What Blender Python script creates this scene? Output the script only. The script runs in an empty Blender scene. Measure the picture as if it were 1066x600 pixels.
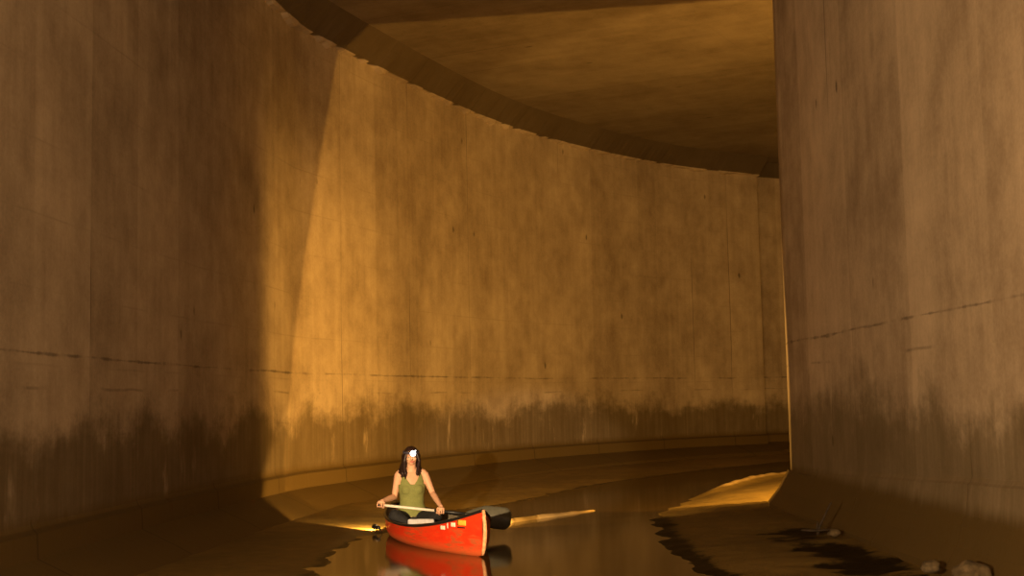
import bpy, bmesh, math, random
import numpy as np
from mathutils import Vector, Matrix, noise, Quaternion
random.seed(7)
S = bpy.context.scene
COL = S.collection
R = math.radians

# ------------------------------------------------------------------ helpers
def link(name, bm, mat=None, parent=None, smooth=True):
    me = bpy.data.meshes.new(name)
    bmesh.ops.recalc_face_normals(bm, faces=bm.faces)
    bm.to_mesh(me); bm.free()
    if mat is not None:
        me.materials.append(mat)
    if smooth:
        me.polygons.foreach_set('use_smooth', [True] * len(me.polygons))
    o = bpy.data.objects.new(name, me)
    COL.objects.link(o)
    if parent is not None:
        o.parent = parent
    return o

def empty(name, loc, rz=0.0):
    o = bpy.data.objects.new(name, None)
    o.location = loc; o.rotation_euler = (0, 0, rz)
    o.empty_display_size = .2
    COL.objects.link(o)
    return o

def tag(o, label=None, cat=None, group=None, kind=None):
    if label: o['label'] = label
    if cat: o['category'] = cat
    if group: o['group'] = group
    if kind: o['kind'] = kind
    return o

def frame_at(t):
    t = t.normalized()
    ref = Vector((0, 0, 1)) if abs(t.z) < .9 else Vector((1, 0, 0))
    a = t.cross(ref).normalized()
    return a, a.cross(t).normalized()

def tube(bm, pts, radii, seg=10, flat=1.0):
    pts = [Vector(p) for p in pts]
    if not isinstance(radii, (list, tuple)):
        radii = [radii] * len(pts)
    rings = []
    a = None
    for i, p in enumerate(pts):
        t = (pts[min(i + 1, len(pts) - 1)] - pts[max(i - 1, 0)]).normalized()
        if a is None:
            a, b = frame_at(t)
        else:
            a = (a - t * a.dot(t)).normalized(); b = a.cross(t).normalized()
        r = radii[i]
        rings.append([bm.verts.new(p + a * math.cos(k * math.tau / seg) * r + b * math.sin(k * math.tau / seg) * r * flat) for k in range(seg)])
    for r0, r1 in zip(rings, rings[1:]):
        for k in range(seg):
            bm.faces.new((r0[k], r0[(k + 1) % seg], r1[(k + 1) % seg], r1[k]))
    bm.faces.new(rings[0][::-1]); bm.faces.new(rings[-1])

def ball(bm, c, r, rot=None, u=16, v=10):
    if not isinstance(r, (list, tuple)): r = (r, r, r)
    m = Matrix.Translation(Vector(c)) @ (rot.to_4x4() if rot else Matrix.Identity(4)) @ Matrix.Diagonal((*r, 1))
    bmesh.ops.create_uvsphere(bm, u_segments=u, v_segments=v, radius=1, matrix=m)

def box(bm, c, s, rot=None, bev=0.0):
    m = Matrix.Translation(Vector(c)) @ (rot.to_4x4() if rot else Matrix.Identity(4)) @ Matrix.Diagonal((*s, 1))
    r = bmesh.ops.create_cube(bm, size=1, matrix=m)
    if bev > 0:
        es = list({e for v in r['verts'] for e in v.link_edges})
        bmesh.ops.bevel(bm, geom=es, offset=bev, segments=2, affect='EDGES', profile=.5)

def loft(bm, rings, cap=True):
    vr = [[bm.verts.new(p) for p in ring] for ring in rings]
    n = len(vr[0])
    for r0, r1 in zip(vr, vr[1:]):
        for k in range(n):
            bm.faces.new((r0[k], r0[(k + 1) % n], r1[(k + 1) % n], r1[k]))
    if cap:
        bm.faces.new(vr[0][::-1]); bm.faces.new(vr[-1])

def ell(cx, cy, z, rx, ry, n=20):
    return [Vector((cx + rx * math.cos(k * math.tau / n), cy + ry * math.sin(k * math.tau / n), z)) for k in range(n)]

def cyl(bm, c0, c1, r0, r1=None, seg=16):
    tube(bm, [c0, c1], [r0, r0 if r1 is None else r1], seg)

def lerp_table(t, x):
    if x <= t[0][0]: return t[0][1:]
    for a, b in zip(t, t[1:]):
        if x <= b[0]:
            f = (x - a[0]) / (b[0] - a[0])
            return tuple(p + (q - p) * f for p, q in zip(a[1:], b[1:]))
    return t[-1][1:]

def catmull(pts, step):
    P = [Vector(p) for p in pts]
    P = [P[0] * 2 - P[1]] + P + [P[-1] * 2 - P[-2]]
    out = []
    for i in range(1, len(P) - 2):
        a, b, c, d = P[i - 1:i + 3]
        n = max(1, int((c - b).length / step))
        for k in range(n):
            t = k / n
            out.append(.5 * ((2 * b) + (c - a) * t + (2 * a - 5 * b + 4 * c - d) * t * t + (3 * b - a - 3 * c + d) * t ** 3))
    out.append(P[-2])
    return out

# ------------------------------------------------------------------ materials
class NT:
    def __init__(s, name):
        s.m = bpy.data.materials.new(name); s.m.use_nodes = True
        s.t = s.m.node_tree; s.n = s.t.nodes; s.l = s.t.links
        s.bsdf = s.n['Principled BSDF']
    def put(s, sock, v):
        if isinstance(v, bpy.types.NodeSocket): s.l.new(v, sock)
        else: sock.default_value = v
    def math(s, op, a, b=0.0, c=None, clamp=False):
        n = s.n.new('ShaderNodeMath'); n.operation = op; n.use_clamp = clamp
        s.put(n.inputs[0], a); s.put(n.inputs[1], b)
        if c is not None: s.put(n.inputs[2], c)
        return n.outputs[0]
    def ss(s, v, a, b, lo=0.0, hi=1.0):
        n = s.n.new('ShaderNodeMapRange'); n.interpolation_type = 'SMOOTHSTEP'
        s.put(n.inputs[0], v); s.put(n.inputs[1], a); s.put(n.inputs[2], b); s.put(n.inputs[3], lo); s.put(n.inputs[4], hi)
        return n.outputs[0]
    def noise(s, vec, scale=1.0, detail=4, rough=.55):
        n = s.n.new('ShaderNodeTexNoise'); n.inputs['Scale'].default_value = scale
        n.inputs['Detail'].default_value = detail; n.inputs['Roughness'].default_value = rough
        s.l.new(vec, n.inputs['Vector']); return n.outputs['Fac']
    def vec(s, v, sc, off=(0, 0, 0)):
        n = s.n.new('ShaderNodeMapping'); n.inputs['Scale'].default_value = sc; n.inputs['Location'].default_value = off
        s.l.new(v, n.inputs['Vector']); return n.outputs[0]
    def uv(s): return s.n.new('ShaderNodeTexCoord').outputs['UV']
    def obj(s): return s.n.new('ShaderNodeTexCoord').outputs['Object']
    def sep(s, v):
        n = s.n.new('ShaderNodeSeparateXYZ'); s.l.new(v, n.inputs[0]); return n.outputs
    def comb(s, x, y, z=0.0):
        n = s.n.new('ShaderNodeCombineXYZ'); s.put(n.inputs[0], x); s.put(n.inputs[1], y); s.put(n.inputs[2], z); return n.outputs[0]
    def mix(s, f, a, b, mode='MIX'):
        n = s.n.new('ShaderNodeMix'); n.data_type = 'RGBA'; n.blend_type = mode
        s.put(n.inputs[0], f)
        for i, v in ((6, a), (7, b)):
            if isinstance(v, bpy.types.NodeSocket): s.l.new(v, n.inputs[i])
            else: n.inputs[i].default_value = (*v, 1)
        return n.outputs[2]
    def bump(s, h, st=.3, d=.02):
        n = s.n.new('ShaderNodeBump'); n.inputs['Strength'].default_value = st; n.inputs['Distance'].default_value = d
        s.l.new(h, n.inputs['Height']); s.l.new(n.outputs[0], s.bsdf.inputs['Normal'])
    def out(s, col=None, rough=None, spec=None, metal=None):
        for k, v in (('Base Color', col), ('Roughness', rough), ('Specular IOR Level', spec), ('Metallic', metal)):
            if v is None: continue
            i = s.bsdf.inputs[k]
            if isinstance(v, bpy.types.NodeSocket): s.l.new(v, i)
            elif k == 'Base Color': i.default_value = (*v, 1)
            else: i.default_value = v
        return s.m

def plain(name, col, rough=.6, var=.15, scale=30, metal=0.0, spec=.4, bump=0.0):
    t = NT(name)
    n = t.noise(t.obj(), scale, 3)
    f = t.ss(n, .3, .7)
    c = t.mix(f, tuple(x * (1 - var) for x in col), tuple(min(1, x * (1 + var)) for x in col))
    if bump: t.bump(n, bump, .005)
    return t.out(c, rough, spec, metal)

def glow(name, col, strength):
    t = NT(name)
    t.bsdf.inputs['Emission Color'].default_value = (*col, 1)
    t.bsdf.inputs['Emission Strength'].default_value = strength
    return t.out(col, .3)

def concrete(name, damp=True, seed=0.0, joint_z=1.9, panel=1.22, soak=.84, soak_col=(.075, .05, .018), boards=.22, toe_seams=.6, tone=1.0, groove=.38):
    t = NT(name)
    uv = t.uv(); u, v, _ = t.sep(uv)
    o = (seed, seed * .37, 0)
    big = t.noise(t.vec(uv, (.35, .35, 1), o), 1, 5, .6)
    cloud = t.noise(t.vec(uv, (.9, .55, 1), (seed + 5, 2, 0)), 1, 6, .62)
    streak = t.noise(t.vec(uv, (4.2, .10, 1), o), 1, 5, .6)
    fine = t.noise(t.vec(uv, (11, .35, 1), o), 1, 5, .7)
    grain = t.noise(t.vec(uv, (28, 28, 1), o), 1, 4, .6)
    wob = t.math('MULTIPLY', t.math('SUBTRACT', t.noise(t.vec(uv, (.7, .2, 1), o), 1, 3), .5), .10)
    mott = t.noise(t.vec(uv, (2.6, 2.3, 1), (seed + 2, 7, 0)), 1, 6, .68)
    val = t.math('ADD', t.math('MULTIPLY', t.math('SUBTRACT', cloud, .5), .85), t.math('MULTIPLY', t.math('SUBTRACT', streak, .5), .26))
    val = t.math('ADD', val, t.math('MULTIPLY', t.math('SUBTRACT', mott, .5), .6))
    val = t.math('ADD', val, t.math('MULTIPLY', t.math('SUBTRACT', fine, .5), .20))
    val = t.math('ADD', val, t.math('MULTIPLY', t.math('SUBTRACT', big, .5), .6))
    val = t.math('ADD', val, t.math('MULTIPLY', t.math('SUBTRACT', grain, .5), .25))
    # form panels, each poured a touch lighter or darker
    pu = t.math('DIVIDE', t.math('ADD', u, wob), panel)
    wn = t.n.new('ShaderNodeTexWhiteNoise'); wn.noise_dimensions = '1D'
    t.l.new(t.math('FLOOR', t.math('ADD', pu, seed)), wn.inputs['W'])
    val = t.math('ADD', val, t.math('MULTIPLY', t.math('SUBTRACT', wn.outputs[0], .5), .16))
    val = t.math('ADD', val, 1.0)
    col = t.mix(t.ss(val, .45, 1.55), tuple(c * tone for c in (.19, .135, .085)), tuple(c * tone for c in (.56, .45, .325)))
    # seams
    fr = t.math('FRACT', pu)
    seam = t.math('MULTIPLY', t.ss(t.math('ABSOLUTE', t.math('SUBTRACT', fr, .5)), .488, .498), t.ss(streak, .50, .62))
    bw = t.math('FRACT', t.math('DIVIDE', t.math('ADD', v, t.math('MULTIPLY', wob, .5)), .61))
    board = t.math('MULTIPLY', t.ss(t.math('ABSOLUTE', t.math('SUBTRACT', bw, .5)), .475, .498), t.ss(cloud, .42, .66, 0, boards))
    jn = t.math('ABSOLUTE', t.math('SUBTRACT', t.math('ADD', v, t.math('MULTIPLY', wob, .6)), joint_z))
    joint = t.math('MULTIPLY', t.ss(t.math('ADD', jn, t.math('MULTIPLY', t.math('SUBTRACT', mott, .5), .06)), .018, .002), t.ss(t.noise(t.vec(uv, (1.9, .3, 1), (3, seed, 0)), 1, 5), .38, .62, .05, .8))
    jn2 = t.math('ABSOLUTE', t.math('SUBTRACT', t.math('ADD', v, wob), joint_z - .28))
    joint = t.math('MAXIMUM', joint, t.math('MULTIPLY', t.ss(jn2, .02, .004), t.ss(cloud, .5, .62, 0, .5)))
    # tie holes and rust runs
    vo = t.n.new('ShaderNodeTexVoronoi'); vo.inputs['Scale'].default_value = 1
    vo.inputs['Randomness'].default_value = .75
    t.l.new(t.vec(uv, (1.7, .85, 1), (seed * 3, .3, 0)), vo.inputs['Vector'])
    dx = t.noise(t.vec(uv, (30, 6, 1)), 1, 3)
    hole = t.math('MULTIPLY', t.ss(t.math('ADD', vo.outputs['Distance'], t.math('MULTIPLY', dx, .09)), .118, .075), .85)
    vo2 = t.n.new('ShaderNodeTexVoronoi'); vo2.inputs['Scale'].default_value = 1
    t.l.new(t.vec(uv, (1.5, .33, 1), (seed + 9, .8, 0)), vo2.inputs['Vector'])
    run = t.math('MULTIPLY', t.ss(t.math('ADD', vo2.outputs['Distance'], t.math('MULTIPLY', dx, .12)), .14, .06), t.ss(cloud, .45, .65, 0, .6))
    dark = t.math('MAXIMUM', t.math('MAXIMUM', seam, joint), t.math('MAXIMUM', hole, t.math('MAXIMUM', run, board)))
    col = t.mix(t.math('MULTIPLY', dark, .75), col, (.045, .03, .018))
    rough = .85
    if damp:
        e = t.math('MULTIPLY', t.math('SUBTRACT', t.noise(t.vec(uv, (.75, .9, 1), (seed, 0, 0)), 1, 6, .68), .5), 1.9)
        e2 = t.math('MULTIPLY', t.math('SUBTRACT', t.noise(t.vec(uv, (7, .35, 1)), 1, 5, .7), .5), .42)
        top = t.math('ADD', t.math('ADD', e, e2), 1.38)
        wet = t.ss(t.math('SUBTRACT', top, v), -.2, .3)
        scum = t.math('MULTIPLY', t.ss(v, .62, .82), 1.0)
        drip = t.ss(t.noise(t.vec(uv, (2.6, .7, 1), (4, seed, 0)), 1, 5, .6), .60, .72, 1.0, .25)
        wet = t.math('MULTIPLY', t.math('MULTIPLY', wet, drip), t.ss(fine, .2, .65, .75, 1.0))
        col = t.mix(t.math('MULTIPLY', wet, soak), col, soak_col)
        low = t.ss(t.math('ADD', v, t.math('MULTIPLY', e2, .3)), .66, .5)
        col = t.mix(t.math('MULTIPLY', low, .95), col, (.095, .060, .016))
        pseam = t.ss(t.math('ABSOLUTE', t.math('SUBTRACT', t.math('FRACT', t.math('MULTIPLY', pu, .5)), .5)), .490, .497)
        col = t.mix(t.math('MULTIPLY', t.math('MULTIPLY', pseam, low), toe_seams), col, (.035, .02, .006))
        ledge = t.math('MULTIPLY', t.ss(t.math('ABSOLUTE', t.math('SUBTRACT', v, .505)), .03, .008), groove)
        col = t.mix(ledge, col, (.035, .022, .008))
        rough = t.math('SUBTRACT', .88, t.math('MULTIPLY', wet, .22))
    if damp:                                            # haunch under the roof, its shade painted in as darker concrete
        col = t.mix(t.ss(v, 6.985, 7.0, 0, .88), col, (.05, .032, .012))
    else:
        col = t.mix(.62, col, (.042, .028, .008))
    h = t.math('ADD', t.math('MULTIPLY', grain, .5), t.math('MULTIPLY', fine, .4))
    h = t.math('SUBTRACT', h, t.math('MULTIPLY', dark, 1.3))
    t.bump(h, .35, .012)
    return t.out(col, rough, .25)

def mud_mat():
    t = NT('mud')
    p = t.obj()
    a = t.n.new('ShaderNodeAttribute'); a.attribute_name = 'wet'
    n1 = t.noise(t.vec(p, (.5, .5, .5)), 1, 5, .6)
    n2 = t.noise(t.vec(p, (5, 5, 5)), 1, 5, .65)
    n3 = t.noise(t.vec(p, (40, 40, 40)), 1, 3, .6)
    f = t.math('ADD', t.math('MULTIPLY', n1, .6), t.math('MULTIPLY', n2, .4))
    col = t.mix(t.ss(f, .35, .68), (.125, .082, .018), (.225, .152, .040))
    wet = t.ss(t.math('ADD', a.outputs['Fac'], t.math('MULTIPLY', t.math('SUBTRACT', n2, .5), .9)), .42, .62)
    col = t.mix(t.math('MULTIPLY', wet, .95), col, (.010, .006, .002))  # wet mud, blackened further to paint shade along the water's edge
    col = t.mix(t.ss(a.outputs['Fac'], -.25, -.9), col, (.50, .36, .17))  # negative values: pale tone painted in as light on crest and bar
    t.bump(t.math('ADD', t.math('MULTIPLY', n2, .8), t.math('MULTIPLY', n3, .25)), .35, .03)
    return t.out(col, t.math('SUBTRACT', .66, t.math('MULTIPLY', wet, .2)), t.math('SUBTRACT', .3, t.math('MULTIPLY', wet, .25)))

def water_mat():
    t = NT('murky_water')
    p = t.obj()
    n = t.noise(t.vec(p, (1.6, .8, 1)), 1, 3, .5)
    t.bump(n, .05, .03)
    t.bsdf.inputs['IOR'].default_value = 1.33
    return t.out((.045, .027, .006), .09, .5)

def hull_mat():
    t = NT('red_hull')
    p = t.obj(); x, y, z = t.sep(p)
    n = t.noise(t.vec(p, (3, 3, 6)), 1, 5, .65)
    sc = t.noise(t.vec(p, (5, 5, 40)), 1, 4, .6)
    worn = t.math('MULTIPLY', t.ss(n, .45, .58), t.ss(sc, .44, .55))
    worn = t.math('MULTIPLY', worn, t.ss(z, .36, .2))
    low = t.math('MULTIPLY', t.ss(t.math('ADD', z, t.math('MULTIPLY', t.math('SUBTRACT', n, .5), .3)), .12, .0), .5)
    col = t.mix(t.ss(n, .3, .7), (.60, .028, .007), (.72, .048, .010))
    col = t.mix(t.math('MULTIPLY', worn, .7), col, (.30, .10, .03))
    col = t.mix(low, col, (.50, .17, .05))
    return t.out(col, .42, .4)

M = dict(
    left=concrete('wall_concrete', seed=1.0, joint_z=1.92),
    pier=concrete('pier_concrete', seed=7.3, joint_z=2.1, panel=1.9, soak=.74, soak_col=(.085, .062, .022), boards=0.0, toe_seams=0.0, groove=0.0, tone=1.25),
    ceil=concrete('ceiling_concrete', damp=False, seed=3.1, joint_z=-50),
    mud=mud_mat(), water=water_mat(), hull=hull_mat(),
    liner=plain('canoe_liner', (.20, .17, .12), .6), black=plain('black_plastic', (.012, .012, .012), .4),
    stem=plain('scuffed_stem', (.72, .36, .17), .6, .25), wood=plain('varnished_ash', (.55, .30, .10), .45, .2),
    webbing=plain('seat_webbing', (.05, .05, .05), .8), skin=plain('skin', (.66, .37, .23), .55, .05),
    hair=plain('dark_brown_hair', (.022, .010, .008), .45, .4, 60), top=plain('olive_cotton', (.19, .205, .062), .85, .1, 80),
    trousers=plain('black_cloth', (.012, .012, .013), .85, .3, 50), alu=plain('pale_aluminium', (.78, .72, .62), .45, .06),
    lip=plain('lip', (.5, .16, .12), .5), eye=plain('eye', (.75, .72, .68), .3, .03), iris=plain('iris', (.03, .02, .012), .2),
    pad=plain('pale_foam', (.50, .50, .53), .7, .1), white=plain('white_sticker', (.85, .72, .60), .5, .05),
    yellow=plain('yellow_sticker', (.85, .45, .05), .5, .05), rock=plain('muddy_rock', (.12, .085, .042), .85, .4, 14, bump=.6),
    pale_rock=plain('pale_stone', (.55, .42, .26), .8, .3, 20, bump=.4), bark=plain('wet_bark', (.05, .032, .018), .8, .4, 25),
    blade=plain('blade_plastic', (.10, .095, .07), .35, .1), strap=plain('lamp_strap', (.05, .045, .07), .7),
    led=glow('white_led', (1, .96, .98), 5), warmled=glow('warm_lamp_glass', (1, .55, .16), 12),
)

# ------------------------------------------------------------------ tunnel shell
WALL = [(-4.5, -9), (-4.35, -3), (-4.15, 4), (-3.87, 9.9), (-3.62, 14), (-3.22, 17.9), (-2.72, 19.9), (-.61, 25.1), (1.38, 28.3), (3.8, 31.0), (6.2, 32.7)]
FAR = [(5.7, 32.62), (6.4, 33.05), (8.3, 33.9), (10.5, 34.5), (13.1, 34.8)]

def sweep(bm, path, prof_fn, close=False):
    """path: 2-D points; prof_fn(i, arc) -> list of (inward offset, z); uv = arc length, girth."""
    uvl = bm.loops.layers.uv.new('UVMap')
    n = len(path); arc = 0; rows = []
    for i, p in enumerate(path):
        a = path[max(i - 1, 0)]; b = path[min(i + 1, n - 1)]
        t = Vector((b[0] - a[0], b[1] - a[1])).normalized()
        nv = Vector((t.y, -t.x))                       # to the right of travel
        if i: arc += (Vector(p[:2]) - Vector(path[i - 1][:2])).length
        pr = prof_fn(i, arc)
        row = []
        base = next(k for k, q in enumerate(pr) if abs(q[0]) < .1)
        gs = [0.0] * len(pr)
        gs[base] = pr[base][1]
        for k in range(base - 1, -1, -1):
            gs[k] = gs[k + 1] - math.hypot(pr[k][0] - pr[k + 1][0], pr[k][1] - pr[k + 1][1])
        for k in range(base + 1, len(pr)):
            gs[k] = pr[k][1] if abs(pr[k][0]) < .1 else gs[k - 1] + math.hypot(pr[k][0] - pr[k - 1][0], pr[k][1] - pr[k - 1][1])
        for k, (off, z) in enumerate(pr):
            row.append((bm.verts.new((p[0] + nv.x * off, p[1] + nv.y * off, z)), arc, gs[k]))
        rows.append(row)
    for r0, r1 in zip(rows, rows[1:]):
        for k in range(len(r0) - 1):
            q = (r0[k], r1[k], r1[k + 1], r0[k + 1])
            f = bm.faces.new([x[0] for x in q])
            for lp, x in zip(f.loops, q):
                lp[uvl].uv = (x[1], x[2])

def flat_link(name, bm, mat):
    o = link(name, bm, mat, smooth=False)
    return o

path = catmull([(a, b, 0) for a, b in WALL], .09)
def left_prof(i, arc):
    p = path[i]
    k = noise.noise(Vector((arc * 2.2, 3.1, 0))) * .08 + noise.noise(Vector((arc * 6.5, 9.1, 0))) * .06 - abs(noise.noise(Vector((arc * 1.1, 19.1, 0)))) * .10
    toe = .03 + .006 * max(0, p.y - 12)
    return [(1.1, -.2), (.62, toe - .03), (.30, .16 + toe * .4), (.06, .29), (.05, .49), (.015, .525), (0, .56), (0, 1.5), (0, 3), (0, 5), (0, 6.97 + k),
            (.09, 6.99 + k), (.12, 7.03 + k * .4), (.45, 7.38), (.46, 7.6)]
bm = bmesh.new(); sweep(bm, path, left_prof)
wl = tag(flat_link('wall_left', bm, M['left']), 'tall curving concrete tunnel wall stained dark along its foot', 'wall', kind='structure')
path_f = catmull([(a, b, 0) for a, b in FAR], .25)
bm = bmesh.new()
sweep(bm, path_f, lambda i, a: [(.62, -.25), (.56, .14), (.06, .32), (.05, .49), (0, .56), (0, 3), (0, 7.6)])
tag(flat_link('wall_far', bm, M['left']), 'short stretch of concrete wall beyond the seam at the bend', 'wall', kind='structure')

# dividing pier on the right
pier_path = [(3.60, -9), (3.54, -3), (3.49, 3)] + [(3.45 + (3.38 - 3.45) * k / 26, 8.4 + 7.8 * k / 26) for k in range(27)]
pier_path += [(3.415, 16.45), (3.46, 16.72), (3.60, 16.88), (3.8, 16.92), (4.0, 16.8), (4.1, 16.4), (4.1, 12), (4.1, 3), (4.1, -9)]
def pier_prof(i, arc):
    y = pier_path[i][1]; x = pier_path[i][0]
    near = max(0.0, min(1.0, (16.2 - y) / 7.8)) if x < 3.6 else 0
    if y < 8.4: near = 1.0
    led = .535 + .30 * near
    w = .004 + .03 * near
    k = noise.noise(Vector((y * 1.3, 4.4, 0))) * .012 * near
    return [(.32 - .06 * near, -.2), (.29 - .06 * near, .14), (.16 - .03 * near, .30), (.075 + w, .45), (.03 + w, .53), (.006 + w, led - .02 + k), (w * .5, led + k), (0, led + .03 + k), (0, 1.6), (0, 3), (0, 5), (0, 7.6)]
def pier_sweep(bm):
    # the path runs away from the viewer with open water on its left, so offsets are mirrored
    sweep(bm, pier_path, lambda i, a: [(-o, z) for o, z in pier_prof(i, a)])
bm = bmesh.new(); pier_sweep(bm)
tag(flat_link('wall_right', bm, M['pier']), 'concrete dividing wall on the right ending in a bright lit edge', 'wall', kind='structure')

bm = bmesh.new()
sweep(bm, [(13, 36), (13, 12), (13, -9)], lambda i, a: [(0, -.2), (0, 7.6)])
tag(flat_link('wall_outer', bm, M['pier']), 'outer concrete wall of the side passage behind the dividing wall', 'wall', kind='structure')

bm = bmesh.new(); uvl = bm.loops.layers.uv.new('UVMap')
gx = [-5.5 + 18.6 * k / 20 for k in range(21)]; gy = [-9.2 + 45 * k / 40 for k in range(41)]
vs = [[bm.verts.new((x, y, 7.38)) for x in gx] for y in gy]
for j in range(40):
    for i in range(20):
        f = bm.faces.new((vs[j][i], vs[j + 1][i], vs[j + 1][i + 1], vs[j][i + 1]))
        for lp in f.loops:
            c = lp.vert.co; an = R(62)
            lp[uvl].uv = (c.x * math.cos(an) + c.y * math.sin(an) * 1 + 20, -c.x * math.sin(an) + c.y * math.cos(an) + 20)
tag(flat_link('ceiling', bm, M['ceil']), 'flat concrete tunnel roof with board marks', 'ceiling', kind='structure')

# ------------------------------------------------------------------ mud bed and water
CH = np.array([(-2.6, -9), (-2.4, 4), (-2.0, 8), (-1.72, 11.2), (-1.78, 13), (-1.72, 14.2), (-1.52, 14.8), (-1.42, 15.6), (-1.38, 16.6), (-1.0, 17.8), (-.29, 18.65), (.35, 19.96), (1.21, 22.4),
               (2.1, 24.07), (3.86, 26.8), (6.54, 30.0), (11, 31.5), (12.9, 31.5), (12.9, 29), (9, 28.4), (6.2, 26.2), (4.75, 23.3), (3.6, 21.6), (2.55, 19.2), (1.95, 17.3), (1.62, 16), (1.50, 14), (1.46, 12.5),
               (1.5, 11.3), (1.6, 10.2), (1.9, 9), (2.3, 7.5), (2.6, 4), (2.7, -9)])
def build_floor():
    xs = np.concatenate([np.arange(-4.8, -2.4, .12), np.arange(-2.4, 5.3, .05), np.arange(5.3, 13.2, .3)])
    ys = np.concatenate([np.arange(-9, 7, .5), np.arange(7, 24, .065), np.arange(24, 35.5, .14)])
    X, Y = np.meshgrid(xs, ys)
    d = np.full(X.shape, 1e9); ins = np.zeros(X.shape, bool)
    for (ax, ay), (bx, by) in zip(CH, np.roll(CH, -1, 0)):
        ex, ey = bx - ax, by - ay
        t = np.clip(((X - ax) * ex + (Y - ay) * ey) / (ex * ex + ey * ey), 0, 1)
        d = np.minimum(d, np.hypot(X - ax - t * ex, Y - ay - t * ey))
        c = ((ay > Y) != (by > Y)) & (X < (bx - ax) * (Y - ay) / (by - ay + 1e-12) + ax)
        ins ^= c
    sd = np.where(ins, -d, d)
    right = (X > 1.15 + np.maximum(0, Y - 18) * .40) & (Y < 25)
    slope = np.where(right, .115, .032)
    crest = np.clip((Y - 17.5) / 1.5, 0, 1) * right
    slope = slope + .16 * crest
    cap = np.where(right, .185, .135)
    land = cap * (1 - np.exp(-np.maximum(sd, 0) * slope / cap))
    low = -.25 * (1 - np.exp(np.minimum(sd, 0) * 1.0 * .12 / .25 * 2))
    Z = np.where(sd > 0, land, low)
    NZ = np.zeros(X.shape); N2 = np.zeros(X.shape)
    for j in range(X.shape[0]):
        for i in range(X.shape[1]):
            x, y = X[j, i], Y[j, i]
            NZ[j, i] = noise.fractal(Vector((x * 1.5, y * 2.2, 0)), 1.0, 2.0, 5)
            N2[j, i] = noise.fractal(Vector((x * .8 + 9, y * 2.6, 4)), .8, 2.1, 4)
    amp = np.where(right, .022, .011)
    Z += NZ * amp * np.exp(-np.abs(sd) / 1.2) + .004 * N2
    # low wet gully below the pier's foot
    gx = 2.80 - .02 * (Y - 12)
    g = np.exp(-((X - gx) / .42) ** 2) * np.clip((14.6 - Y) / 1.2, 0, 1) * np.clip((Y - 8.3) / 1.5, 0, 1)
    Z -= .05 * g * (1 + N2)
    def seg(ax, ay, bx, by):
        t = np.clip(((X - ax) * (bx - ax) + (Y - ay) * (by - ay)) / ((bx - ax) ** 2 + (by - ay) ** 2), 0, 1)
        return np.hypot(X - ax - t * (bx - ax), Y - ay - t * (by - ay)), t
    rd = np.minimum(seg(2.72, 19.3, 3.75, 21.3)[0], seg(3.75, 21.3, 5.0, 23.4)[0])
    rt = np.clip((Y - 19.0) / 1.2, 0, 1)
    Z += .11 * rt * np.exp(-(rd / .16) ** 2) * (1 + .08 * NZ)
    # thin bar right of the canoe, shaped and paled as a streak of light
    ax, ay, bx, by = -.12, 16.02, 1.0, 17.45
    t = np.clip(((X - ax) * (bx - ax) + (Y - ay) * (by - ay)) / ((bx - ax) ** 2 + (by - ay) ** 2), 0, 1)
    dd = np.hypot(X - ax - t * (bx - ax), Y - ay - t * (by - ay))
    Z = np.maximum(Z, -.05 + .10 * np.exp(-(dd / .075) ** 2) * (1 - .25 * t) * (1 + .15 * NZ))
    edge = np.where(right, .26, np.where((Y < 15) & (X < 0), .22, .13))
    wet = np.exp(-np.abs(sd - .04) / edge) * .68 + np.where(right, .22, 0) * np.exp(-np.maximum(sd - .1, 0) / .45)  # wet margin; its black also carries the painted edge shade
    wet = np.maximum(wet, g * (.74 + .62 * N2))
    
    wet = np.where(sd < -.15, .2, wet)
    wet = np.where((Y > 16.2) & right, .27, wet)
    wet = np.where(dd < .12, -1.0, wet)  # bar paled to paint the streak of light
    wet = wet - 1.5 * rt * np.exp(-(rd / .13) ** 2)  # crest paled to paint its lit strip
    me = bpy.data.meshes.new('floor')
    h, w = X.shape
    idx = np.arange(h * w).reshape(h, w)
    q = np.stack([idx[:-1, :-1], idx[:-1, 1:], idx[1:, 1:], idx[1:, :-1]], -1).reshape(-1, 4)
    me.from_pydata(np.stack([X, Y, Z], -1).reshape(-1, 3).tolist(), [], q.tolist())
    me.attributes.new('wet', 'FLOAT', 'POINT').data.foreach_set('value', wet.ravel().astype('f'))
    me.polygons.foreach_set('use_smooth', [True] * len(me.polygons))
    me.materials.append(M['mud'])
    o = bpy.data.objects.new('floor', me); COL.objects.link(o)
    return o
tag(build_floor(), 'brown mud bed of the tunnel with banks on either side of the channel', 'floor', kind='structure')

bm = bmesh.new()
bmesh.ops.create_grid(bm, x_segments=30, y_segments=60, size=1, matrix=Matrix.Translation((4, 13, 0)) @ Matrix.Diagonal((8.6, 22, 1, 1)))
tag(link('water', bm, M['water']), 'still murky brown water filling the channel around the canoe', 'water', kind='structure')

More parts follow.
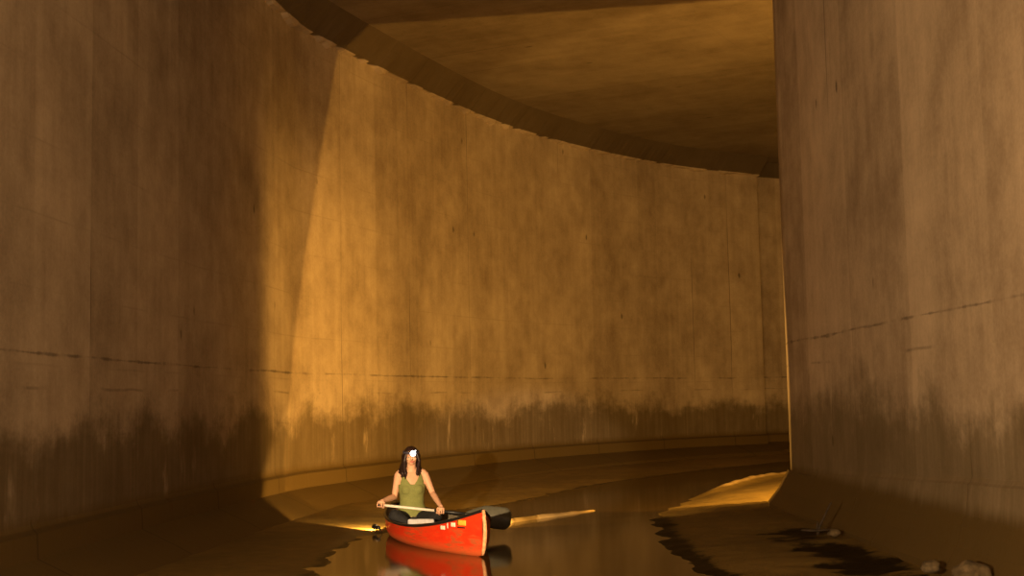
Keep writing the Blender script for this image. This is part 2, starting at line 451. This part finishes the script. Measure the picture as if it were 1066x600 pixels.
# ------------------------------------------------------------------ canoe
LEN, BEAM = 3.4, .43
cang = R(19)
bow = Vector((-.32, 12.5, 0)); fwd = Vector((math.sin(cang), -math.cos(cang), 0))
cc = bow - fwd * LEN / 2
canoe = tag(empty('canoe', (cc.x, cc.y, 0), cang), 'red open canoe with black gunwales carrying a paddler on the brown water', 'canoe')
KEEL = -.03
def c_w(u): return BEAM * max(0.0, (1 - abs(u) ** 1.9)) ** .85
def c_sheer(u): return .205 + (.225 if u > 0 else .10) * abs(u) ** 2.5
def c_keel(u): return KEEL + .055 * abs(u) ** 9
def section(u, shrink=0.0, lift=0.0, nseg=11, top=0.0):
    w = max(.006, c_w(u) - shrink); zt = c_sheer(u) + top; zk = c_keel(u) + lift
    y = -u * LEN / 2                                   # u = +1 is the bow
    pts = []
    ex = 4.2 - 1.9 * abs(u) ** 3
    for k in range(-nseg, nseg + 1):
        t = k / nseg
        ph = abs(t) * math.pi / 2
        xx = w * math.sin(ph) ** (2 / ex); zz = zt - (zt - zk) * math.cos(ph) ** (2 / ex)
        pts.append(Vector((math.copysign(xx, t) if k else 0, y, zz)))
    return pts
US = [math.sin(k / 30 * math.pi / 2) for k in range(-30, 31)]
def shell(shrink, lift, top, us):
    bm = bmesh.new()
    rows = [[bm.verts.new(p) for p in section(u, shrink, lift, top=top)] for u in us]
    for a, b in zip(rows, rows[1:]):
        for k in range(len(a) - 1):
            bm.faces.new((a[k], b[k], b[k + 1], a[k + 1]))
    return bm
link('hull', shell(0, 0, 0, US), M['hull'], canoe)
link('liner', shell(.014, .036, 0.0, [u * .985 for u in US]), M['liner'], canoe)
for s in (-1, 1):
    bm = bmesh.new()
    tube(bm, [(s * (max(c_w(u), .004)), -u * LEN / 2, c_sheer(u) + .004) for u in US], .015, 8)
    link('gunwale', bm, M['black'], canoe)
for s in (-1, 1):                                       # stem bands
    bm = bmesh.new()
    pts = []
    for k in range(13):
        t = k / 12
        zk, zt = c_keel(s), c_sheer(s)
        pts.append((0, -s * (LEN / 2 + .014 + .05 * math.sin(t * math.pi * .9) ** 1.2 - .03 * (1 - t) ** 6), zk + (zt - zk + .012) * t))
    tube(bm, pts, [.012 + .008 * math.sin(math.pi * (.15 + .7 * k / 12)) for k in range(13)], 10)
    # the stem behind the band
    link('stem_band', bm, M['stem'], canoe)
    bm = bmesh.new()
    us = [s * v for v in (.90, .93, .96, .985, .999)]
    rows = [[bm.verts.new((c_w(u) * f, -u * LEN / 2, c_sheer(u) + .012 + .012 * (1 - f * f))) for f in (-1, -.5, 0, .5, 1)] for u in us]
    for a, b in zip(rows, rows[1:]):
        for k in range(4): bm.faces.new((a[k], b[k], b[k + 1], a[k + 1]))
    link('deck_plate', bm, M['black'], canoe)
def hull_half(u, z):
    zt, zk = c_sheer(u), c_keel(u); ex = 4.2 - 1.9 * abs(u) ** 3
    c = min(1, max(0, (zt - z) / (zt - zk)))
    return c_w(u) * max(0, 1 - c ** ex) ** (1 / ex)
def crossbar(name, u, z, r, mat):
    bm = bmesh.new(); w = hull_half(u, z) - .016
    tube(bm, [(-w + 2 * w * k / 6, -u * LEN / 2, z + .006 * math.sin(math.pi * k / 6)) for k in range(7)], r, 8, .6)
    return link(name, bm, mat, canoe)
crossbar('thwart', .42, c_sheer(.42) - .02, .024, M['wood'])
crossbar('thwart', .10, c_sheer(.10) - .02, .022, M['wood'])
for u in (.58, -.52):
    bm = bmesh.new(); zz = .135; w = min(hull_half(u + .07, zz), hull_half(u - .07, zz)) - .03
    for dy in (-.12, .12):
        tube(bm, [(-w, -u * LEN / 2 + dy, zz), (w, -u * LEN / 2 + dy, zz)], .016, 8)
    for dx in (-.2, .2):
        if abs(dx) < w: tube(bm, [(dx, -u * LEN / 2 - .12, zz), (dx, -u * LEN / 2 + .12, zz)], .013, 8)
    seat = link('seat', bm, M['wood'], canoe)
    bm = bmesh.new()
    for k in range(5):
        box(bm, (-.16 + .08 * k, -u * LEN / 2, zz + .012), (.06, .25, .006), bev=.002)
    for k in range(3):
        box(bm, (0, -u * LEN / 2 - .07 + .07 * k, zz + .016), (.40, .05, .005), bev=.002)
    link('seat_webbing', bm, M['webbing'], seat)
# stickers on the side that faces the viewer (local -x)
def decal(name, y0, y1, z0, z1, mat, shape=None):
    """small plate bent onto the hull side"""
    bm = bmesh.new()
    def skin(y, z):
        u = -y / (LEN / 2); zt, zk = c_sheer(u), c_keel(u); ex = 4.2 - 1.9 * abs(u) ** 3
        c = min(1, max(0, (zt - z) / (zt - zk)))
        return c_w(u) * max(0, 1 - c ** ex) ** (1 / ex)
    n, m_ = 5, 3
    lay = []
    for off in (.0015, .004):
        lay.append([[bm.verts.new((-skin(y0 + (y1 - y0) * i / n, z0 + (z1 - z0) * j / m_) - off, y0 + (y1 - y0) * i / n, z0 + (z1 - z0) * j / m_)) for i in range(n + 1)] for j in range(m_ + 1)])
    for L in lay:
        for j in range(m_):
            for i in range(n): bm.faces.new((L[j][i], L[j][i + 1], L[j + 1][i + 1], L[j + 1][i]))
    A, B = lay
    for j in range(m_):
        for i in (0, n): bm.faces.new((A[j][i], A[j + 1][i], B[j + 1][i], B[j][i]))
    for i in range(n):
        for j in (0, m_): bm.faces.new((A[j][i], A[j][i + 1], B[j][i + 1], B[j][i]))
    return link(name, bm, mat, canoe)
BY = -LEN / 2
decal('sticker', BY + .30, BY + .185, .285, .335, M['yellow'])['label'] = 'yellow sticker'
decal('sticker', BY + .30, BY + .20, .258, .270, M['black'])['label'] = 'thin black stripe under the yellow sticker'
decal('sticker', BY + .40, BY + .33, .265, .305, M['white'])['label'] = 'pale registration sticker'
decal('sticker', BY + .455, BY + .44, .245, .295, M['white'])['label'] = 'narrow pale registration mark'
decal('sticker', BY + .57, BY + .49, .228, .265, M['white'])['label'] = 'pale registration sticker nearer the paddler'

# ------------------------------------------------------------------ paddler
PB = Vector((-1.15, 14.62, 0)); PA = R(10)
person = tag(empty('person', PB, PA), 'person in an olive tank top sitting in the red canoe holding a paddle', 'person')
PM = Matrix.Translation(PB) @ Matrix.Rotation(PA, 4, 'Z')
PI_ = PM.inverted()
# paddle line in the world
pad0 = Vector((-1.48, 14.34, .372)); padd = Vector((1, -.02, -.122)).normalized()
hr_c = PI_ @ (pad0 + padd * .02); hl_c = PI_ @ (pad0 + padd * .665)
ax_l = (PI_.to_3x3() @ padd).normalized()

TORSO = [(.10, .17, .125, .02), (.16, .178, .13, .02), (.22, .170, .12, .015), (.28, .150, .105, .01), (.36, .124, .090, .0), (.43, .122, .088, .0),
         (.50, .136, .098, -.005), (.57, .142, .098, 0), (.63, .146, .086, .006), (.675, .135, .070, .01), (.705, .095, .056, .012), (.73, .056, .05, .008), (.76, .046, .047, .0)]
def hand(bm, c, ax, fore, side):
    """fist closed on a shaft along ax at c; fore = unit vector from elbow to hand"""
    ax = ax.normalized()
    fdir = (fore - ax * fore.dot(ax)).normalized()
    up = ax.cross(fdir).normalized()
    if up.z < 0: up = -up
    # palm sits above/behind the shaft
    back = (-fdir * .55 + up * .8).normalized()
    m = Matrix((ax, fdir, ax.cross(fdir))).transposed()
    rot = Matrix((ax, back, ax.cross(back))).transposed()
    ball(bm, c + back * .030, (.044, .017, .034), rot)
    s = ax.cross(back).normalized()
    if s.dot(fdir) < 0: s = -s
    for k, (off, rr, ln) in enumerate(((-.036, .0080, .92), (-.012, .0086, 1.05), (.012, .0086, 1.0), (.0355, .0074, .85))):
        pts = []
        for j in range(7):
            a = R(25 + 235 * ln * j / 6)
            rad = .027
            pts.append(c + ax * off * (1 - .06 * j / 6) + (back * math.cos(a) + s * math.sin(a)) * rad)
        tube(bm, pts, [rr * 1.1, rr * 1.08, rr, rr * 1.05, rr * .95, rr * .95, rr * .75], 8)
    # thumb leaves the side of the palm and closes the other way
    pts = []
    for j in range(5):
        a = R(-30 - 140 * j / 4)
        pts.append(c + ax * (side * (.040 - .010 * j / 4)) + (back * math.cos(a) + s * math.sin(a)) * .029)
    tube(bm, pts, [.0125, .0120, .0108, .0105, .0085], 8)
    return c + back * .034 - fdir * .02

def build_body():
    bm = bmesh.new()
    loft(bm, [ell(0, cy, z, rx, ry) for z, rx, ry, cy in TORSO])
    for s in (-1, 1):
        ball(bm, (s * .056, -.055, .515), (.058, .052, .062))
        ball(bm, (s * .138, .008, .672), (.045, .046, .048))
        tube(bm, [(0, .02, .722), (s * .07, .015, .705), (s * .14, .01, .685)], [.042, .040, .042], 12)
    tube(bm, [(0, .012, .69), (0, .004, .74), (0, -.008, .80), (0, -.012, .84)], [.062, .050, .047, .05], 16)
    # head
    Hd = bmesh.new()
    ball(Hd, (0, .012, .888), (.070, .088, .082), u=24, v=16)
    ball(Hd, (0, -.026, .845), (.057, .062, .062), u=24, v=16)
    ball(Hd, (0, -.058, .806), (.030, .030, .027))
    ball(Hd, (0, -.030, .815), (.050, .048, .034))
    tube(Hd, [(0, -.082, .872), (0, -.096, .852), (0, -.103, .838)], [.008, .010, .012], 8)
    ball(Hd, (.011, -.093, .836), .008); ball(Hd, (-.011, -.093, .836), .008)
    for s in (-1, 1):
        ball(Hd, (s * .034, -.066, .846), (.022, .020, .018))
        tube(Hd, [(s * .012, -.084, .884), (s * .030, -.080, .889), (s * .048, -.066, .884)], [.007, .008, .006], 8)
        ball(Hd, (s * .070, .010, .858), (.010, .020, .030))
    bmesh.ops.rotate(Hd, verts=Hd.verts, cent=(0, 0, .8), matrix=Matrix.Rotation(R(-3), 3, 'Z'))
    tmp = bpy.data.meshes.new('t'); Hd.to_mesh(tmp); Hd.free(); bm.from_mesh(tmp); bpy.data.meshes.remove(tmp)
    # arms
    for sgn, sh, el, hc in ((-1, Vector((-.142, .008, .676)), Vector((-.188, .055, .432)), hr_c), (1, Vector((.142, .004, .680)), Vector((.228, -.035, .462)), hl_c)):
        fore = (hc - el).normalized()
        w = hand(bm, hc, ax_l, fore, -sgn)
        tube(bm, [sh, sh.lerp(el, .25), sh.lerp(el, .55), sh.lerp(el, .85), el, el.lerp(w, .2), el.lerp(w, .5), el.lerp(w, .85), w],
             [.044, .043, .038, .034, .033, .0355, .032, .0235, .022], 14)
        ball(bm, el, .034)
    # crossed legs
    for sgn, kn, an, toe in ((-1, Vector((-.215, -.30, .255)), Vector((.06, -.42, .072)), Vector((.17, -.47, .062))),
                             (1, Vector((.225, -.31, .235)), Vector((-.05, -.49, .070)), Vector((-.16, -.54, .060)))):
        hp = Vector((sgn * .09, -.01, .165))
        tube(bm, [hp, hp.lerp(kn, .3), hp.lerp(kn, .7), kn], [.088, .086, .068, .056], 14)
        ball(bm, kn, .056)
        tube(bm, [kn, kn.lerp(an, .3), kn.lerp(an, .75), an], [.053, .052, .038, .034], 14)
        tube(bm, [an, an.lerp(toe, .5), toe], [.034, .032, .022], 12, .9)
    me = bpy.data.meshes.new('body'); bm.to_mesh(me); bm.free()
    o = bpy.data.objects.new('body', me); COL.objects.link(o)
    rm = o.modifiers.new('r', 'REMESH'); rm.mode = 'VOXEL'; rm.voxel_size = .004; rm.use_smooth_shade = True
    sm = o.modifiers.new('s', 'SMOOTH'); sm.factor = .5; sm.iterations = 4
    dg = bpy.context.evaluated_depsgraph_get(); dg.update()
    fin = bpy.data.meshes.new_from_object(o.evaluated_get(dg))
    o.modifiers.clear(); o.data = fin; bpy.data.meshes.remove(me)
    fin.name = 'body'; fin.materials.clear(); fin.materials.append(M['skin'])
    fin.polygons.foreach_set('use_smooth', [True] * len(fin.polygons))
    o.parent = person
    return o
body = build_body()

def garment(name, keep, infl, mat, thick=.0):
    src = body.data
    vn = [v.co.copy() for v in src.vertices]; nn = [v.normal.copy() for v in src.vertices]
    ok = [keep(p) for p in vn]
    bm = bmesh.new(); mp = {}
    for p in src.polygons:
        if all(ok[i] for i in p.vertices):
            vs_ = []
            for i in p.vertices:
                if i not in mp:
                    q = vn[i]
                    wr = noise.noise(Vector((q.x * 14, q.y * 14, q.z * 22))) * infl * .5
                    mp[i] = bm.verts.new(q + nn[i] * (infl + wr))
                vs_.append(mp[i])
            bm.faces.new(vs_)
    for _ in range(2):
        bmesh.ops.smooth_vert(bm, verts=[v for v in bm.verts if v.is_boundary], factor=.5, use_axis_x=True, use_axis_y=True, use_axis_z=True)
    o = link(name, bm, mat, person)
    m = o.modifiers.new('soft', 'SMOOTH'); m.factor = .5; m.iterations = 6
    m = o.modifiers.new('thick', 'SOLIDIFY'); m.thickness = .004; m.offset = 0
    return o
def in_torso(p, pad=.02):
    rx, ry, cy = lerp_table(TORSO, p.z)
    return (p.x / (rx + pad)) ** 2 + ((p.y - cy) / (ry + .075)) ** 2 < 1
def keep_top(p):
    if p.z < .215 or not in_torso(p, .016): return False
    if p.z < .575: return abs(p.x) < .150
    if abs(p.x) > .122 - .25 * max(0, p.z - .6): return False
    if p.y < .01: return p.z < .556 + 1.55 * max(0, abs(p.x) - .006) and p.z < .74 and abs(p.x) > (.058 if p.z > .63 else 0)
    return (p.z < .60 or abs(p.x) > .055) and p.z < .715 and abs(p.x) > .0
tk = garment('tank_top', keep_top, .008, M['top']); tk.modifiers['soft'].iterations = 18
LEGS = []
for sgn, kn, an in ((-1, Vector((-.215, -.30, .255)), Vector((.06, -.42, .072))), (1, Vector((.225, -.31, .235)), Vector((-.05, -.49, .070)))):
    LEGS += [(Vector((sgn * .09, -.01, .165)), kn, .088, .056), (kn, an, .056, .034)]
def seg_ratio(p, a, b, ra, rb):
    t = max(0, min(1, (p - a).dot(b - a) / (b - a).length_squared))
    return (p - a.lerp(b, t)).length / (ra + (rb - ra) * t)
def keep_leg(p):
    leg = min(seg_ratio(p, *q) for q in LEGS)
    arm = min(seg_ratio(p, hr_c, Vector((-.188, .055, .432)), .045, .035), seg_ratio(p, hl_c, Vector((.228, -.035, .462)), .045, .035))
    if leg < 1.3 and leg < arm and p.z < .33: return True
    return p.z < .225 and p.y > -.16 and abs(p.x) < .21
garment('trousers', keep_leg, .010, M['trousers'])

# hair: cap plus two falls of locks, one grown surface
bm = bmesh.new()
ball(bm, (0, .024, .905), (.081, .090, .082), u=24, v=16)
ball(bm, (0, .060, .84), (.078, .055, .10), u=24, v=16)
rnd = random.Random(3)
for s in (-1, 1):
    for k in range(9):
        f = k / 8
        x0 = s * (.058 + .018 * math.sin(f * 2)); y0 = -.035 + .10 * f
        xe = s * (.068 + .052 * f + rnd.uniform(-.012, .012)) - .012; ze = (.640 if s < 0 else .655) + rnd.uniform(-.025, .03) + .03 * abs(f - .4)
        ye = -.095 + .09 * f + rnd.uniform(-.01, .01)
        pts = [(x0 * .75, y0, .935), (x0 * 1.12, y0 - .002, .88), (s * .082 + rnd.uniform(-.004, .006), y0 - .004 + rnd.uniform(-.006, .006), .82),
               (s * .086 - .004 + (xe - s * .086) * .4, (y0 + ye) / 2, .75), (xe, ye, .69), (xe * .97, ye + .004, ze)]
        tube(bm, pts, [.018, .020, .020, .020, .018, .007], 8)
for k in range(7):
    x = -.06 + .02 * k
    tube(bm, [(x, .085, .90), (x * 1.15, .105, .80), (x * 1.3, .105, .70), (x * 1.3, .10, .62 + rnd.uniform(-.02, .02))], [.024, .026, .024, .01], 8)
me = bpy.data.meshes.new('h'); bm.to_mesh(me); bm.free()
ho = bpy.data.objects.new('hair', me); COL.objects.link(ho)
rm = ho.modifiers.new('r', 'REMESH'); rm.mode = 'VOXEL'; rm.voxel_size = .006
sm = ho.modifiers.new('s', 'SMOOTH'); sm.factor = .5; sm.iterations = 2
dg = bpy.context.evaluated_depsgraph_get(); dg.update()
hm = bpy.data.meshes.new_from_object(ho.evaluated_get(dg)); ho.modifiers.clear(); ho.data = hm
hm.materials.clear(); hm.materials.append(M['hair']); hm.polygons.foreach_set('use_smooth', [True] * len(hm.polygons)); ho.parent = person
for s in (-1, 1):
    bm = bmesh.new(); ball(bm, (s * .031 - .004, -.083, .866), (.012, .007, .007)); e = link('eye', bm, M['eye'], person)
    bm = bmesh.new(); ball(bm, (s * .031 - .004, -.0885, .866), (.0055, .003, .0055)); link('iris', bm, M['iris'], e)
bm = bmesh.new()
tube(bm, [(-.026, -.080, .822), (-.012, -.090, .820), (0, -.0925, .821), (.012, -.089, .820), (.024, -.080, .822)], [.003, .0055, .0055, .0055, .003], 8)
tube(bm, [(-.022, -.080, .816), (-.010, -.089, .811), (0, -.091, .810), (.010, -.088, .811), (.020, -.080, .816)], [.003, .006, .0065, .006, .003], 8)
link('lips', bm, M['lip'], person)

# headlamp
hl = tag(empty('headlamp', PM @ Vector((0, 0, .92)), PA), 'white glowing headlamp strapped around the forehead of the paddler', 'headlamp')
bm = bmesh.new()
n = 40; ring = []
for k in range(n):
    a = k * math.tau / n
    ca, sa = math.cos(a), math.sin(a)
    ring.append([bm.verts.new((ca * (.085 + dr), .020 + sa * (.097 + dr), dz + .012 * sa)) for dr, dz in ((0, -.013), (.006, -.013), (.006, .013), (0, .013))])
for k in range(n):
    a, b = ring[k], ring[(k + 1) % n]
    for j in range(4): bm.faces.new((a[j], b[j], b[(j + 1) % 4], a[(j + 1) % 4]))
link('strap', bm, M['strap'], hl)
hx = .008
bm = bmesh.new(); box(bm, (hx, -.098, -.010), (.074, .036, .050), bev=.010); hb = link('housing', bm, M['black'], hl)
bm = bmesh.new(); cyl(bm, (hx, -.112, -.012), (hx, -.124, -.012), .030, .027, 24); link('bezel', bm, M['alu'], hl)
bm = bmesh.new(); ball(bm, (hx, -.1215, -.012), (.032, .014, .031)); link('lens', bm, M['led'], hl)
bm = bmesh.new(); ball(bm, (hx + .028, -.112, .017), .006); link('indicator', bm, M['led'], hl)

# ------------------------------------------------------------------ paddle
PL = 1.40
paddle = empty('paddle', pad0)
tag(paddle, 'canoe paddle with a pale shaft and black blade held across the canoe', 'paddle')
Mx = Vector((padd.x, padd.y, padd.z)).to_track_quat('X', 'Z')
paddle.rotation_mode = 'QUATERNION'; paddle.rotation_quaternion = Mx
bm = bmesh.new(); tube(bm, [(.02, 0, 0), (.30, 0, 0), (.62, 0, 0)], .0145, 14); link('shaft', bm, M['alu'], paddle)
bm = bmesh.new(); tube(bm, [(.60, 0, 0), (.80, 0, 0), (1.02, 0, 0)], [.0165, .0165, .015], 14); link('shaft_lower', bm, M['black'], paddle)  # lower part of the shaft, thicker and black
bm = bmesh.new(); tube(bm, [(.0, -.05, 0), (.0, -.02, .0), (.0, .02, 0), (.0, .05, 0)], [.012, .015, .015, .012], 12)
tube(bm, [(0, 0, 0), (.05, 0, 0)], [.016, .017], 12); link('grip', bm, M['black'], paddle)
bm = bmesh.new()
rows = []
N = 18
for side in (0, 1):
    rr = []
    for i in range(N + 1):
        t = i / N; x = .93 + .50 * t
        w = .105 * min(1, (t / .42) ** .8 if t > 0 else 0) * (1 - max(0, (t - .84) / .16) ** 2.4 * .55) + .012
        row = []
        for k in range(-5, 6):
            f = k / 5
            yy = .045 * max(0, f) ** 1.3 * min(1, t * 3) + .012 * f * f            # upper edge rolls back, catching light
            th = .013 * (1 - f * f) * (1 - t) + .004
            row.append(bm.verts.new((x, yy + (th if side else -th), f * w - .012 * min(1, 3 * t))))
        rr.append(row)
    rows.append(rr)
for rr in rows:
    for a, b in zip(rr, rr[1:]):
        for k in range(10): bm.faces.new((a[k], b[k], b[k + 1], a[k + 1]))
A, B = rows
for i in range(N):
    for k in (0, 10): bm.faces.new((A[i][k], A[i + 1][k], B[i + 1][k], B[i][k]))
for k in range(10):
    for i in (0, N): bm.faces.new((A[i][k], A[i][k + 1], B[i][k + 1], B[i][k]))
link('blade', bm, M['blade'], paddle)

# pale pad in the canoe
bm = bmesh.new()
box(bm, (0, 0, .0), (.28, .04, .17), bev=.015)
bmesh.ops.subdivide_edges(bm, edges=bm.edges[:], cuts=3, use_grid_fill=True)
for v in bm.verts: v.co.y += .012 * noise.noise(v.co * 9) + .25 * v.co.x ** 2; v.co.z += .015 * noise.noise(v.co * 6)
pad = link('foam_pad', bm, M['pad'])
pad.location = (-1.0, 13.93, .165); pad.rotation_euler = (R(-18), R(2), R(17))
tag(pad, 'pale grey foam pad propped in the canoe in front of the crossed legs', 'pad')

# ------------------------------------------------------------------ torches behind the canoe
def torch(loc, rz, label, aim):
    t = tag(empty('torch', loc, rz), label, 'torch')
    bm = bmesh.new(); tube(bm, [(-.10, 0, 0), (-.09, 0, 0), (.03, 0, 0), (.05, 0, 0), (.085, 0, 0)], [.016, .019, .019, .026, .032], 18); link('barrel', bm, M['black'], t)
    bm = bmesh.new(); cyl(bm, (.084, 0, 0), (.089, 0, 0), .028, .028, 20); link('lens', bm, M['warmled'], t)
    bm = bmesh.new(); tube(bm, [(-.02, 0, .018), (.005, 0, .021), (.02, 0, .018)], [.004, .007, .004], 10); link('switch', bm, M['alu'], t)
    for q in ([(-.06, 0, 0), (-.065, -.03, -.03), (-.07, -.04, -.055)], [(-.06, 0, 0), (-.065, .03, -.03), (-.07, .04, -.055)], [(.02, 0, 0), (.022, 0, -.03), (.03, 0, -.055)]):
        bm = bmesh.new(); tube(bm, q, .005, 8); link('leg', bm, M['black'], t)
    return t
torch((-1.59, 15.10, .065), R(113), 'small black torch on the mud left of the canoe throwing a low golden beam', None)

# ------------------------------------------------------------------ small things on the mud
def stone(loc, r, mat, label, seed, sq=.65, group=None):
    bm = bmesh.new(); bmesh.ops.create_icosphere(bm, subdivisions=3, radius=1)
    for v in bm.verts:
        n_ = v.co.normalized()
        k = 1 + .32 * noise.noise(n_ * 1.3 + Vector((seed, 0, 0))) + .12 * noise.noise(n_ * 3.5 + Vector((seed, 5, 0)))
        v.co = Vector((n_.x * r * k * 1.15, n_.y * r * k, n_.z * r * k * sq))
    o = link('stone', bm, mat); o.location = loc
    return tag(o, label, 'stone', group)

stone((3.09, 9.12, .21), .115, M['rock'], 'larger muddy stone at the foot of the dividing wall near the bottom right corner', 1.2, .8)
stone((3.03, 9.8, .18), .065, M['rock'], 'smaller muddy stone left of the larger one at the wall foot', 5.2, .7)

tuft = empty('branch', (2.90, 12.75, .15))
tag(tuft, 'broken dark branch sticking up from debris beside the right wall foot', 'branch')
bm = bmesh.new(); tube(bm, [(-.03, 0, -.03), (.0, 0, .06), (.05, .01, .15), (.10, .0, .25), (.115, 0, .275)], [.014, .013, .011, .008, .009], 8); link('stem', bm, M['bark'], tuft)
bm = bmesh.new(); tube(bm, [(-.02, 0, -.02), (-.03, .0, .05), (-.02, 0, .10)], [.012, .011, .006], 8)
tube(bm, [(-.18, .02, .015), (-.06, 0, .01), (.1, -.03, .02)], [.008, .014, .008], 8); link('twig', bm, M['bark'], tuft)
stone((3.0, 12.62, .15), .05, M['rock'], 'low lump of debris at the base of the broken branch', 8.1, .7)

# ------------------------------------------------------------------ light
def lamp(name, kind, loc, power, col, radius=.05, aim=None, angle=None, blend=.1):
    d = bpy.data.lights.new(name, kind); d.energy = power; d.color = col
    d.shadow_soft_size = radius
    o = bpy.data.objects.new(name, d); o.location = loc; COL.objects.link(o)
    if kind == 'SPOT':
        d.spot_size = angle; d.spot_blend = blend
        v = Vector(aim)
        o.rotation_mode = 'QUATERNION'; o.rotation_quaternion = v.to_track_quat('-Z', 'Y')
    return o
GOLD = (1, .50, .085)
WARM = (1, .675, .35)
lamp('photographer_flash', 'POINT', (-2.0, .2, 1.65), 3050, WARM, .06)
lamp('photographer_torch', 'SPOT', (-2.0, .15, 1.66), 11500, (1, .68, .36), .04, Vector((-.85, 13.9, .52)) - Vector((-2, .15, 1.66)), R(10.5), .4)
pl = Vector((5.2, 16.82, .85))
lamp('passage_lamp', 'SPOT', pl, 1900, GOLD, .08, Vector((-2.9, 18.6, 1.9)) - pl, R(56), 1.0)
fl = Vector((5.2, 16.73, .85))
nrm = (Vector((-3.1, 18.3, 1.8)) - fl).cross(Vector((-2.7, 19.9, 7.0)) - fl).normalized()
lamp('passage_flood', 'SPOT', fl, 1800, GOLD, .06, nrm, R(178), .01)
lamp('added_soft_glow', 'POINT', (5.2, 16.98, 1.8), 330, GOLD, .25)  # added unseen lamp, gives the left wall a soft gold gradient
tl = Vector((-.66, 15.12, .085))
lamp('low_torch_light', 'SPOT', tl, 900, (1, .55, .13), .015, (math.cos(R(56)) * math.cos(R(14)), math.sin(R(56)) * math.cos(R(14)), math.sin(R(14))), R(80), .10)
lamp('mud_torch_light', 'SPOT', (-1.63, 15.205, .072), 600, (1, .55, .13), .012, (-.284, .959, -.06), R(56), .35)
torch(tl - Vector((math.cos(R(56)), math.sin(R(56)), .01)) * .10, R(56), 'small black torch behind the canoe aimed at the right bank', None)

w = bpy.data.worlds.new('World'); S.world = w; w.use_nodes = True
w.node_tree.nodes['Background'].inputs[0].default_value = (.60, .50, .50, 1)
w.node_tree.nodes['Background'].inputs[1].default_value = .35

# ------------------------------------------------------------------ camera
cam = bpy.data.cameras.new('camera'); cam.sensor_width = 36; cam.lens = 36 * 1370 / 1066
co = bpy.data.objects.new('camera', cam); COL.objects.link(co)
co.location = (0, 0, 1.45)
co.rotation_mode = 'QUATERNION'
co.rotation_quaternion = Matrix.Rotation(R(90 + 4.94), 3, 'X').to_quaternion() @ Matrix.Rotation(R(-1.2), 3, 'Z').to_quaternion()
cam.clip_end = 200
S.camera = co
vs_ = S.view_settings
vs_.view_transform = 'Standard'; vs_.look = 'None'; vs_.gamma = 1; vs_.exposure = 0; vs_.use_curve_mapping = False
